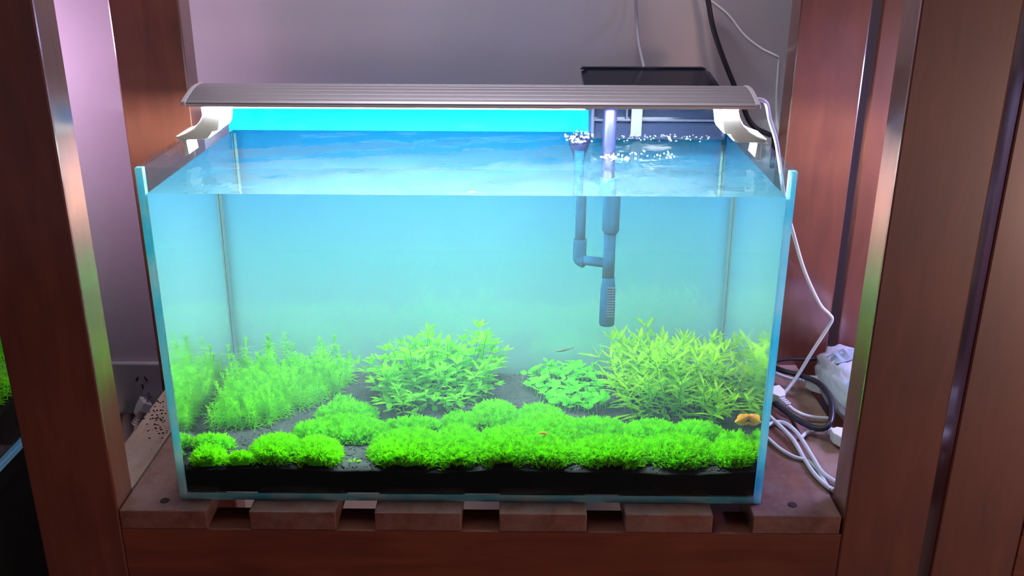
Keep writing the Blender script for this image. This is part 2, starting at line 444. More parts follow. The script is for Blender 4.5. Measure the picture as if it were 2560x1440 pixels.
# ------------------------------------------------------------------ the aquarium
aq = thing('aquarium', 'large rimless glass aquarium with turquoise backdrop film standing on the slatted shelf', 'aquarium', (0, D/2, 0))
def apart(nm, mb, mat, parent=None, off=(0, -D/2, 0)):
    o = mb.build(nm, mat, parent or aq)
    o.location = off if parent is None else (0, 0, 0)
    return o
for nm, x0, x1 in (('left_pane', -0.300, -0.300+PT), ('right_pane', 0.300-PT, 0.300)):
    p_ = apart(nm, MB().box(x0, x1, 0.0072, D, 0.0, H), M['glass'])
    apart('cut_edge', MB().box(x0, x1, 0.0, 0.007, 0.0, H, 0.0004, 1), M['edge'], p_)
apart('front_pane', MB().box(-0.300+PT, 0.300-PT, 0.0, FT, PT+0.0006, H), M['glass'])
apart('back_pane', MB().box(-0.300+PT, 0.300-PT, D-PT, D, PT+0.0006, H), M['glass'])
bp_ = apart('bottom_pane', MB().box(-0.300+PT, 0.300-PT, 0.0022, D, 0.0, PT), M['glass'])
apart('cut_edge', MB().box(-0.300+PT, 0.300-PT, 0.0, 0.002, 0.0, PT+0.0006, 0.0004, 1), M['edge'], bp_)
apart('backdrop_film', MB().box(-0.2995, 0.2995, D+0.0004, D+0.0012, 0.0, H-0.0005), M['film'])

XI = 0.300-PT-0.0004
M['silicone'] = plain('grey_green_silicone', (0.02, 0.05, 0.05), 0.7, spec=0.1)
for s in (-1, 1):
    apart('silicone_seam', MB().prism([(s*(XI-0.0006), D-PT-0.0006), (s*(XI-0.0030), D-PT-0.0006), (s*(XI-0.0006), D-PT-0.0030)], 2, PT+0.001, WL-0.004), M['silicone'])
def water_mesh():
    nx, ny = 60, 30
    x0, x1, y0, y1 = -XI, XI, Y0, D-PT-0.0004
    V = []; F = []
    for j in range(ny+1):
        for i in range(nx+1):
            x = x0+(x1-x0)*i/nx; y = y0+(y1-y0)*j/ny
            e = min(i, nx-i, j, ny-j)/3.0
            z = WL + min(1, e)*0.0006*(math.sin(x*60+y*35)+math.sin(y*80-x*22)+math.sin(x*110+1)*0.5)
            z += 0.0016*min(1, e)*math.exp(-((x-0.14)**2+(y-0.21)**2)/0.0016)*math.sin(150*math.hypot(x-0.14, y-0.21))
            V.append((x, y, z))
    for j in range(ny):
        for i in range(nx):
            a = j*(nx+1)+i; F.append((a, a+1, a+nx+2, a+nx+1))
    me = bpy.data.meshes.new('water')
    b0 = len(V); zb = PT+0.0004
    per = [i for i in range(nx+1)] + [j*(nx+1)+nx for j in range(1, ny+1)] + [ny*(nx+1)+i for i in range(nx-1, -1, -1)] + [j*(nx+1) for j in range(ny-1, 0, -1)]
    for k in per: V.append((V[k][0], V[k][1], zb))
    n = len(per)
    for q in range(n): F.append((per[q], b0+q, b0+(q+1) % n, per[(q+1) % n]))
    F.append(tuple(b0+q for q in range(n-1, -1, -1)))
    me.from_pydata(V, [], F); me.update()
    bm = bmesh.new(); bm.from_mesh(me); bmesh.ops.recalc_face_normals(bm, faces=bm.faces); bm.to_mesh(me); bm.free()
    return me
w = link('water', water_mesh(), M['water'])
tag(w, 'slightly cloudy blue water filling the aquarium above the black soil', 'water', kind='stuff')

# soil: a bed with thousands of granules
SZ = 0.045
def soil_h(x, y):
    h = 0.0385 + 0.009*min(1, max(0, (y-0.006)/0.12)) + 0.0014*math.sin(x*23+y*9)+0.0010*math.sin(x*51-y*33)
    return h-0.0035*max(0, (0.009-y)/0.006)
def soil_mesh():
    nx, ny = 90, 44; V = []; F = []
    xa, ya, yb = XI-0.0006, Y0+0.0006, D-PT-0.0012
    for j in range(ny+1):
        for i in range(nx+1):
            x = -xa+2*xa*i/nx; y = ya+(yb-ya)*j/ny
            V.append((x, y, soil_h(x, y)+random.uniform(-0.0006, 0.0006)))
    for j in range(ny):
        for i in range(nx):
            a = j*(nx+1)+i; F.append((a, a+1, a+nx+2)); F.append((a, a+nx+2, a+nx+1))
    per = [i for i in range(nx+1)] + [j*(nx+1)+nx for j in range(1, ny+1)] + [ny*(nx+1)+i for i in range(nx-1, -1, -1)] + [j*(nx+1) for j in range(ny-1, 0, -1)]
    b0 = len(V); n = len(per)
    for k in per: V.append((V[k][0], V[k][1], PT+0.0010))
    for q in range(n):
        F.append((per[q], b0+q, b0+(q+1) % n)); F.append((per[q], b0+(q+1) % n, per[(q+1) % n]))
    c = len(V); V.append((0, D/2, PT+0.0010))
    for q in range(n): F.append((b0+(q+1) % n, b0+q, c))
    bm = bmesh.new(); bmesh.ops.create_icosphere(bm, subdivisions=1, radius=1); bm.verts.ensure_lookup_table()
    iv = np.array([v.co[:] for v in bm.verts]); fi = np.array([[v.index for v in f.verts] for f in bm.faces]); bm.free()
    pts = []
    for _ in range(17000):
        x = random.uniform(-xa+0.001, xa-0.001); y = ya+0.0012+(yb-ya-0.002)*random.random()
        pts.append((x, y, soil_h(x, y)+random.uniform(-0.0008, 0.0006), random.uniform(0.0007, 0.0013)))
    for _ in range(3600):                                   # against the front pane
        x = random.uniform(-xa+0.001, xa-0.001); z = PT+0.002+random.random()**0.6*0.030
        pts.append((x, ya+0.0010, min(z, soil_h(x, ya)-0.0005), random.uniform(0.0007, 0.0011)))
    pts = np.array(pts)
    rot = RNG.uniform(0.75, 1.25, (len(pts), 1, 3))
    GV = (iv[None]*pts[:, 3][:, None, None]*rot + pts[:, None, :3]).reshape(-1, 3)
    GF = (fi[None] + (np.arange(len(pts))*len(iv))[:, None, None]).reshape(-1, 3) + len(V)
    return raw_mesh('soil', np.vstack([np.array(V), GV]), np.vstack([np.array(F), GF]))
def soil_mat():
    mt, nt, b, out = new_mat('black_aqua_soil')
    geo = nt.nodes.new('ShaderNodeNewGeometry')
    r = nt.nodes.new('ShaderNodeValToRGB'); r.color_ramp.elements[0].color = (0.004, 0.006, 0.005, 1); r.color_ramp.elements[1].color = (0.014, 0.020, 0.018, 1)
    nt.links.new(geo.outputs['Random Per Island'], r.inputs[0]); nt.links.new(r.outputs[0], b.inputs['Base Color'])
    b.inputs['Roughness'].default_value = 0.9; b.inputs['Specular IOR Level'].default_value = 0.1
    return mt
M['soil'] = soil_mat()
s_ = link('aquarium_soil', soil_mesh(), M['soil'])
tag(s_, 'black granular soil bed along the bottom of the big aquarium', 'soil', kind='stuff')

# ------------------------------------------------------------------ lamp
LY0, LY1, LX = 0.099, 0.160, 0.2845
lamp = thing('aquarium_lamp', 'slim grey aluminium light bar bridging the top of the big aquarium', 'lamp', (0, 0.13, H))
lo = Vector((0, -0.13, -H))
def lpart(nm, mb, mat, parent=None):
    o = mb.build(nm, mat, parent or lamp); o.location = lo if parent is None else (0, 0, 0); return o
prof = [(LY0, 0.3900), (LY0, 0.3925)]
for k in range(13):                                       # arched top with shallow ridges along the bar
    t = k/12; y = LY0+0.003+(LY1-LY0-0.006)*t
    z = 0.3942+0.0085*math.sin(t*PI*0.62)
    prof.append((y, z))
    if k < 12 and k % 2 == 1: prof += [(y+0.0008, z-0.0001), (y+0.0014, z+0.0002)]
prof += [(LY1, 0.3985), (LY1, 0.3900)]
lpart('housing', MB().prism(prof, 0, -LX+0.004, LX-0.004, 0.0), M['alu'])
for s in (-1, 1):
    q = [(LY0-0.001, 0.3892)]
    for k in range(9):
        a = k/8; q.append((LY0-0.001+0.062*a+0.0003, 0.3935+0.0095*math.sin(a*PI*0.62)))
    q += [(LY1+0.001, 0.3892)]
    lpart('end_cap', MB().prism(q, 0, s*(LX-0.004), s*(LX+0.001), 0.0008), M['alu_light'])
lpart('rim', MB().box(-LX+0.004, LX-0.004, LY0-0.0012, LY0-0.0001, 0.3888, 0.3908), M['alu_light'])
lpart('light_blocking_lip', MB().box(-LX+0.006, LX-0.006, LY1-0.0018, LY1-0.0002, 0.3832, 0.3901), M['alu'])  # added lip, unseen behind the bar, keeps LED light off the wall
lpart('led_panel', MB().box(-0.268, 0.268, LY0+0.006, 0.138, 0.3884, 0.3897), M['led'])
BR_IMG = [(503, 254), (577, 254), (561, 269), (551, 290), (549, 319), (545, 328), (531, 330), (529, 337), (522, 346), (510, 350), (478, 350), (442, 349), (439, 341), (462, 333), (482, 322), (496, 306), (504, 290), (508, 272)]
br = [P(u, v, 1, 0.105) for (u, v) in BR_IMG]
def bracket(s):
    pts = [(s*p.x, p.z) for p in br]
    a = lpart('bracket', MB().prism(pts, 1, 0.106, 0.150, 0.0012), M['white'])
    xi = s*(0.300-PT)
    lpart('pane_clip', MB().prism([(s*0.300, H+0.0008), (xi-s*0.004, H+0.0008), (xi-s*0.0055, H-0.013), (xi-s*0.0008, H-0.016), (xi-s*0.0006, H+0.0004), (s*0.300, H+0.0004)], 1, 0.112, 0.142), M['white'], None)
    return a
bracket(-1); bracket(1)
cab = [(LX, 0.120, 0.395), (0.298, 0.13, 0.390)] + [P(u, v, 1, y)[:] for u, v, y in ((1925, 300, .16), (1940, 350, .19), (1948, 400, .22), (1962, 500, .24), (1985, 590, .25), (2012, 680, .25), (2048, 758, .25), (2072, 785, .25), (2080, 797, .25), (2072, 815, .25), (2030, 880, .25), (1990, 945, .245), (1950, 995, .235), (1928, 1015, .23))]
lpart('power_cable', MB().tube(cab, 0.0023, 8, sub=8), M['white_cable'])

# ------------------------------------------------------------------ hang-on filter
fl = thing('hang_on_filter', 'black hang-on waterfall filter clipped over the back right rim of the aquarium', 'filter', (0.21, 0.33, 0.30))
fo = Vector((-0.21, -0.33, -0.30))
def fpart(nm, mb, mat, parent=None):
    o = mb.build(nm, mat, parent or fl); o.location = fo if parent is None else (0, 0, 0); return o
X0, X1 = 0.1295, 0.291
fpart('body', MB().box(X0+0.004, X1-0.002, D+0.003, 0.392, 0.19, 0.374, 0.006, 3), M['black'])
lid_o = [(X0-0.003, 0.3765), (X0-0.003, 0.382), (X0+0.004, 0.3858), (X1-0.010, 0.3862), (X1-0.001, 0.3815), (X1+0.004, 0.374), (X0+0.001, 0.374)]
lid = fpart('lid', MB().prism(lid_o, 1, 0.245, 0.394, 0.002), M['black'])
for v in lid.data.vertices: v.co.z -= 0.0145*(0.394-v.co.y)/0.149

fpart('lid_rim', MB().prism([(X0-0.0045, 0.3845), (X0-0.001, 0.3875), (X1-0.011, 0.3878), (X1-0.006, 0.3855), (X1-0.012, 0.3848), (X0+0.003, 0.3848)], 1, 0.388, 0.397), M['smoke_bar'], lid)
# outlet: frame, ribs, two smoky plates and a sloping water slide
YO = 0.242
fpart('outlet_plate', MB().box(X0+0.004, X1-0.010, YO+0.008, YO+0.012, 0.350, 0.3735), M['smoke'])
fpart('spout', MB().prism([(YO-0.004, 0.3285), (YO-0.004, 0.3305), (YO+0.010, 0.3465), (D+0.004, 0.3525), (D+0.004, 0.3505), (YO+0.011, 0.3445), (YO-0.002, 0.3285)], 0, X0+0.003, X1-0.010), M['smoke'])
fpart('cross_rib', MB().box(X0+0.001, X1-0.008, YO+0.002, YO+0.0075, 0.3472, 0.3500, 0.0006), M['smoke_bar'])
for x in (X0+0.0005, X1-0.012):
    fpart('side_rib', MB().box(x, x+0.0035, YO-0.003, D-0.008, 0.3285, 0.3738, 0.0006), M['smoke_bar'])
fpart('lower_plate', MB().box(X0+0.004, X1-0.012, YO+0.0005, YO+0.002, 0.3275, 0.345), M['smoke'])
strip_x = P(1577, 300, 1, YO).x, P(1605, 300, 1, YO).x
fpart('support_strip', MB().box(strip_x[0], strip_x[1], YO-0.003, YO+0.0, 0.3300, 0.3735, 0.0006), M['grey_strip'])
fpart('inner_rib', MB().box(X0+0.021, X0+0.0235, YO+0.001, YO+0.007, 0.350, 0.3735), M['smoke_bar'])
fpart('inner_rib', MB().box(X0+0.040, X0+0.042, YO+0.001, YO+0.007, 0.350, 0.3735), M['smoke_bar'])
# intake pipe with coupling and strainer, skimmer cup on a side branch
ix, iy = 0.1475, 0.200
fpart('intake_tube', MB().lathe([(0.0078, 0.279), (0.0074, 0.300), (0.0074, 0.368), (0.0060, 0.372)], (ix, iy, 0)), M['tube_indigo'])
fpart('intake_elbow', MB().tube([(ix, iy, 0.366), (ix, iy+0.01, 0.3725), (ix, iy+0.05, 0.3735), (ix, 0.30, 0.3725)], 0.0070, 12), M['tube_indigo'])
fpart('coupling', MB().lathe([(0.0066, 0.244), (0.0092, 0.248), (0.0094, 0.292), (0.0080, 0.294)], (ix+0.0005, iy, 0)), M['pipe'])
fpart('lower_pipe', MB().lathe([(0.0066, 0.188), (0.0066, 0.246)], (ix, iy, 0)), M['pipe'])
st = MB().lathe([(0.0078, 0.1375), (0.0086, 0.139), (0.0083, 0.180), (0.0070, 0.189), (0.0070, 0.194)], (ix+0.0003, iy, 0))
fo_ = fpart('strainer', st, M['pipe'])
sl = MB()
for k in range(12): sl.box(ix-0.001, ix+0.0075, iy-0.0088, iy-0.0070, 0.150+k*0.0030, 0.1512+k*0.0030)
fpart('strainer_slots', sl, M['grey_strip'], fo_)
sx_, sy_ = 0.1165, 0.224
fpart('skimmer_tube', MB().lathe([(0.0056, 0.210), (0.0056, 0.318)], (sx_, sy_, 0)), M['pipe'])
fpart('skimmer_elbow', MB().tube([(sx_, sy_, 0.232), (sx_, sy_, 0.212), (sx_+0.001, sy_-0.001, 0.2085), (sx_+0.006, sy_-0.004, 0.2065)], 0.0074, 14, sub=5), M['pipe'])
fpart('cross_tube', MB().tube([(sx_, sy_, 0.2080), (ix, iy, 0.2105)], 0.0056, 12), M['pipe'])
fpart('skimmer_cup', MB().lathe([(0.0058, 0.303), (0.0075, 0.312), (0.0118, 0.3235), (0.0128, 0.331), (0.0118, 0.331), (0.0105, 0.324), (0.0050, 0.313)], (0.1168, 0.2335, 0), 20), M['tube_indigo'])

# ------------------------------------------------------------------ foam
def bubbles(name, label, spots):
    mb = MB()
    for (c, n, r, hh, b0, b1) in spots:
        for _ in range(n):
            a = random.uniform(0, 2*PI); q = r*math.sqrt(random.random())
            mb.ball((c[0]+q*math.cos(a), c[1]+q*math.sin(a), c[2]+random.random()*hh), random.uniform(b0, b1), 1)
    o = mb.build(name, M['bubble']); tag(o, label, 'bubbles', kind='stuff')
bubbles('skimmer_foam', 'cluster of pale bubbles churning over the skimmer cup at the water surface', [((0.117, 0.232, 0.328), 80, 0.017, 0.008, 0.0010, 0.0028)])
bubbles('outlet_foam', 'white froth on the water in front of the filter outlet', [((0.149, 0.145, 0.327), 34, 0.016, 0.003, 0.0008, 0.0020), ((0.19, 0.16, 0.327), 26, 0.025, 0.002, 0.0007, 0.0017), ((0.22, 0.237, 0.328), 60, 0.001, 0.004, 0.0006, 0.0014)]
        + [((0.165+0.009*k, 0.2355, 0.327), 8, 0.004, 0.007, 0.0007, 0.0016) for k in range(12)])

# ------------------------------------------------------------------ plants
def leaf_mesh(name, L, Wd, curl=0.15, fold=0.12, n=5, tipw=0.0, widest=0.45):
    V = []; F = []
    for i in range(n+1):
        t = i/n
        wv = Wd*0.5*(math.sin(PI*min(1, max(0, t**(math.log(0.5)/math.log(widest)))))**0.8)
        if i == 0: wv = Wd*0.06
        if i == n: wv = Wd*0.02
        z = -curl*L*t*t
        V += [(-wv, L*t, z+fold*wv), (0, L*t, z), (wv, L*t, z+fold*wv)]
    for i in range(n):
        a = 3*i
        F += [(a, a+1, a+4, a+3), (a+1, a+2, a+5, a+4)]
    me = bpy.data.meshes.new(name); me.from_pydata(V, [], F); me.update()
    for p in me.polygons: p.use_smooth = True
    return me
def leaf_quat(direction, up=Vector((0, 0, 1))):
    y = direction.normalized(); x = y.cross(up)
    if x.length < 1e-3: x = Vector((1, 0, 0))
    x.normalize(); z = x.cross(y)
    return Matrix((x, y, z)).transposed().to_quaternion()
def in_poly(p, poly):
    c = False; j = len(poly)-1
    for i in range(len(poly)):
        (xi, yi), (xj, yj) = poly[i], poly[j]
        if (yi > p[1]) != (yj > p[1]) and p[0] < (xj-xi)*(p[1]-yi)/(yj-yi)+xi: c = not c
        j = i
    return c
def sample_poly(poly, n, rnd, mind):
    xs = [q[0] for q in poly]; ys = [q[1] for q in poly]; out = []; tries = 0
    while len(out) < n and tries < 40000:
        tries += 1
        p = (rnd.uniform(min(xs), max(xs)), rnd.uniform(min(ys), max(ys)))
        if in_poly(p, poly) and all((p[0]-o[0])**2+(p[1]-o[1])**2 > mind*mind for o in out): out.append(p)
    return out
def stem_path(rnd, h, lean, n=5):
    pts = []; 
    for i in range(n+1):
        t = i/n
        pts.append(Vector((lean.x*t*t, lean.y*t*t, h*(t-0.10*(lean.length/h)**2*t*t))) + Vector((rnd.uniform(-1, 1), rnd.uniform(-1, 1), 0))*0.001*(1 if 0 < i else 0))
    return pts
def at(pts, t):
    k = min(len(pts)-2, int(t*(len(pts)-1))); f = t*(len(pts)-1)-k
    return pts[k].lerp(pts[k+1], f), (pts[k+1]-pts[k]).normalized()

# --- leafy bushes: thing > stem > leaf
def bush(name, label, base, spots, hfun, leaf_meshes, mat, pairs, smin, smax, droop, stem_r, limit, rnd, bare=0.02, four=False, extra=0):
    t = thing(name, label, 'plant', base)
    count = 0; EV = []; EF = []; eoff = 0
    for (x, y) in spots:
        h, lean = hfun(x, y)
        pts = stem_path(rnd, h, lean)
        st = link('stem', MB().tube(pts, lambda q: stem_r*(1-0.5*q), 5, sub=3).mesh('stem'), M['stem'], t)
        zb = soil_h(x, y)-0.002
        st.location = Vector((x, y, zb))-Vector(base)
        np_ = max(3, int(pairs*h/0.08))
        for k in range(np_):
            q = bare+(1-bare)*(k+0.5)/np_
            c, tg = at(pts, min(q, 0.995))
            ph = (k % 2)*PI/2+rnd.uniform(-0.4, 0.4)+x*37
            size = smin+(smax-smin)*rnd.random()
            if k == np_-1: size *= 0.75
            for side in ((0, 1, 2, 3) if four and k > np_-3 else (0, 1)):
                a = ph+side*(PI if not (four and k > np_-3) else PI/2)
                up = droop + (0.9 if k >= np_-1 else 0.25*(k/np_)) + rnd.uniform(-0.2, 0.25) - (0.5 if k == 0 else 0)
                d = Vector((math.cos(a), math.sin(a), 0))+tg*up
                qd = leaf_quat(d)
                me = rnd.choice(leaf_meshes)
                if count < limit:
                    o = link('leaf', me, mat, st); o.location = c
                    o.rotation_mode = 'QUATERNION'; o.rotation_quaternion = qd; o.scale = (size, size, size)
                    count += 1
                else:
                    mt4 = Matrix.LocRotScale(c+st.location, qd, Vector((size,)*3))
                    for v in me.vertices: EV.append((mt4 @ v.co)[:])
                    for p in me.polygons: EF.append(tuple(i+eoff for i in p.vertices))
                    eoff += len(me.vertices)
    if EV:
        me = bpy.data.meshes.new('foliage'); me.from_pydata(EV, [], EF); me.update()
        o = link('foliage', me, mat, t); o['kind'] = 'stuff'
    return t

rnd = random.Random(3)
mid_leaves = [leaf_mesh('oval_leaf', 1.0, w_, c_, 0.15, 4) for w_, c_ in ((0.38, 0.14), (0.42, 0.24), (0.36, 0.05))]
MIDC = Vector((-0.045, 0.205, 0.043))
poly = [(-0.118, 0.190), (-0.078, 0.137), (-0.02, 0.150), (0.012, 0.185), (0.018, 0.255), (-0.05, 0.265), (-0.10, 0.255)]
def mid_h(x, y):
    dx, dy = x-MIDC.x, y-MIDC.y
    edge = min(1, math.hypot(dx/0.075, dy/0.06))
    h = 0.074-0.036*edge**2 + rnd.uniform(-0.010, 0.012) + (0.012 if x > -0.03 and y > 0.2 else 0)
    h *= rnd.uniform(0.6, 1.06)
    if y < 0.170: h = min(h, 0.034)
    return h, Vector((dx*0.35+rnd.uniform(-.012, .012), dy*0.25+rnd.uniform(-.012, .008), 0))
spots = sample_poly(poly, 72, rnd, 0.0065)
spots.sort(key=lambda p: p[1])
bush('oval_leaved_bush', 'bushy green stem plant with oval paired leaves, in the middle of the tank', MIDC, spots, mid_h, mid_leaves, M['mid'], 9, 0.014, 0.021, 0.25, 0.0008, 296, rnd, four=True)

lance_leaves = [leaf_mesh('lance_leaf', 1.0, w_, c_, 0.12, 5, widest=0.5) for w_, c_ in ((0.20, 0.10), (0.23, 0.20), (0.19, 0.02))]
RC = Vector((0.225, 0.205, 0.043))
poly = [(0.162, 0.145), (0.20, 0.126), (0.27, 0.103), (0.287, 0.145), (0.283, 0.245), (0.22, 0.26), (0.17, 0.25)]
def right_h(x, y):
    dx, dy = x-RC.x, y-RC.y
    h = 0.064+rnd.uniform(-0.012, 0.010)-0.024*max(0, (0.155-y)/0.04)-(0.014 if x > 0.265 else 0)-(0.0 if x > 0.185 else 0.004)
    return max(0.028, h), Vector((dx*0.30+rnd.uniform(-.014, .014), dy*0.2+rnd.uniform(-.012, .008), 0))
spots = sample_poly(poly, 76, rnd, 0.0062)
spots.sort(key=lambda p: p[1])
bush('lance_leaved_bush', 'dense yellow-green stem plant with long narrow leaves, in the right back of the tank', RC, spots, right_h, lance_leaves, M['lance'], 9, 0.018, 0.029, 0.35, 0.0008, 296, rnd, four=True)
broad_leaves = [leaf_mesh('broad_leaf', 1.0, w_, c_, 0.12, 5, widest=0.5) for w_, c_ in ((0.30, 0.05), (0.26, 0.12))]
sp_ = W(1590, 1000, 2, 0.046)
tt = thing('tall_stem_plant', 'single bare-stemmed plant with a few broad leaves, leaning left of the narrow-leaved bush', 'plant', (sp_.x, sp_.y, soil_h(sp_.x, sp_.y)-0.002))
tip = W(1500, 862, 1, sp_.y-0.005)-Vector(tt.location)
pth = [Vector((0, 0, 0)), Vector((tip.x*0.35, -0.002, tip.z*0.40)), Vector((tip.x*0.7, -0.003, tip.z*0.7)), tip-Vector((0, 0, 0.016))]
st = MB().tube(pth, 0.0007, 6).build('stem', M['stem'], tt)
for (k, d, s) in ((3, (0.05, 0, 1), 0.020), (3, (-0.45, -0.2, 1), 0.018), (3, (-1.2, 0.1, 0.35), 0.026), (3, (0.25, 0.1, 1), 0.012), (1, (-1, -0.3, -0.2), 0.015), (1, (-0.6, -0.4, -0.7), 0.014), (1, (0.8, -0.5, -0.6), 0.014), (1, (1, -0.3, 0.3), 0.016), (2, (1, 0, 0.4), 0.009)):
    o = link('leaf', random.choice(broad_leaves), M['lance'], st); o.location = pth[k]
    o.rotation_mode = 'QUATERNION'; o.rotation_quaternion = leaf_quat(Vector(d)); o.scale = (s, s, s)

# --- round-leaved plant: thing > runner, leaf (> stalk)
def disc_leaf(name, lobes=5):
    V = [(0, 0, -0.12)]; n = 15; F = []
    for i in range(n):
        a = 2*PI*i/n; r = 0.5*(0.82+0.18*abs(math.cos(a*lobes/2)))
        V.append((r*math.cos(a), r*math.sin(a), 0.05*math.cos(3*a)))
    for i in range(n): F.append((0, 1+i, 1+(i+1) % n))
    me = bpy.data.meshes.new(name); me.from_pydata(V, [], F); me.update()
    return me
discs = [disc_leaf('round_leaf', k) for k in (4, 5)]
poly = [(0.052, 0.240), (0.092, 0.158), (0.125, 0.140), (0.148, 0.148), (0.152, 0.22), (0.140, 0.275), (0.075, 0.275)]
RP = Vector((0.11, 0.21, 0.045))
rp = thing('round_leaved_plant', 'low bright green plant of small round lobed leaves, left of the narrow-leaved bush', 'plant', RP)
rs_ = MB()
for i, (x, y) in enumerate(sample_poly(poly, 210, rnd, 0.0045)):
    hgt = rnd.uniform(0.006, 0.018)+(0.006 if y > 0.235 else 0)
    z = soil_h(x, y)+hgt
    rs_.tube([Vector((x+rnd.uniform(-.004, .004), y+rnd.uniform(-.004, .004), z-hgt-0.001))-RP, Vector((x, y, z-0.0005))-RP], 0.0004, 4, smooth=False)
    o = link('leaf', rnd.choice(discs), M['round'], rp); o.location = Vector((x, y, z))-RP
    s = rnd.uniform(0.008, 0.013); o.scale = (s, s, s)
    o.rotation_euler = (rnd.uniform(0.0, 0.7), rnd.uniform(-0.5, 0.5), rnd.uniform(0, 6))
o = rs_.build('leaf_stalks', M['stem'], rp); o['kind'] = 'stuff'

# --- needle-leaved thicket: thing > stem (each with its own needles)
def needle_stem(h, rnd_):
    V = []; F = []
    pts = stem_path(rnd_, h, Vector((rnd_.uniform(-.006, .006), rnd_.uniform(-.006, .006), 0)))
    for i in range(len(pts)-1):
        for (ax) in (Vector((0.0005, 0, 0)), Vector((0, 0.0005, 0))):
            b = len(V); V += [pts[i]-ax, pts[i]+ax, pts[i+1]+ax, pts[i+1]-ax]; F.append((b, b+1, b+2, b+3))
    z = 0.003
    while z < h:
        c, tg = at(pts, min(0.999, z/h)); top = (h-z) < 0.008
        n = 9
        for k in range(n):
            a = 2*PI*k/n+rnd_.uniform(-.3, .3)
            L = rnd_.uniform(0.010, 0.0145)*(0.6 if top else 1)
            upv = rnd_.uniform(-0.1, 0.45)+(1.4 if top else 0)
            d = Vector((math.cos(a), math.sin(a), upv)).normalized(); sd = Vector((-math.sin(a), math.cos(a), 0))*0.00045
            m1 = c+d*L*0.5; e = c+d*L-Vector((0, 0, L*0.16))
            b = len(V); V += [c-sd, c+sd, m1+sd, m1-sd, e]
            F.append((b, b+1, b+2, b+3)); F.append((b+3, b+2, b+4))
        z += 0.0042
    me = bpy.data.meshes.new('needle_stem'); me.from_pydata([v[:] for v in V], [], F); me.update()
    me.materials.append(M['needle'])
    return me
variants = {h: [needle_stem(h, rnd) for _ in range(3)] for h in (0.022, 0.030, 0.036, 0.046, 0.058)}
NC = Vector((-0.22, 0.19, 0.044))
nd = thing('needle_leaved_thicket', 'dense thicket of fine needle-leaved green stems in the left back of the tank', 'plant', NC)
poly = [(-0.282, 0.084), (-0.222, 0.100), (-0.160, 0.205), (-0.146, 0.262), (-0.19, 0.27), (-0.282, 0.262)]
sp = sample_poly(poly, 235, rnd, 0.0060)
for (x, y) in sp:
    front = min(1, max(0, (y-0.086-0.9*max(0, x+0.225))/0.03))
    h = 0.030 if front < 0.45 else rnd.choice((0.030, 0.036, 0.036))
    if y > 0.20 and rnd.random() < 0.16: h = rnd.choice((0.046, 0.058))
    o = link('stem', rnd.choice(variants[h]), None, nd)
    o.location = Vector((x, y, soil_h(x, y)-0.002))-NC; o.rotation_euler = (rnd.uniform(-.12, .12), rnd.uniform(-.12, .12), rnd.uniform(0, 6))

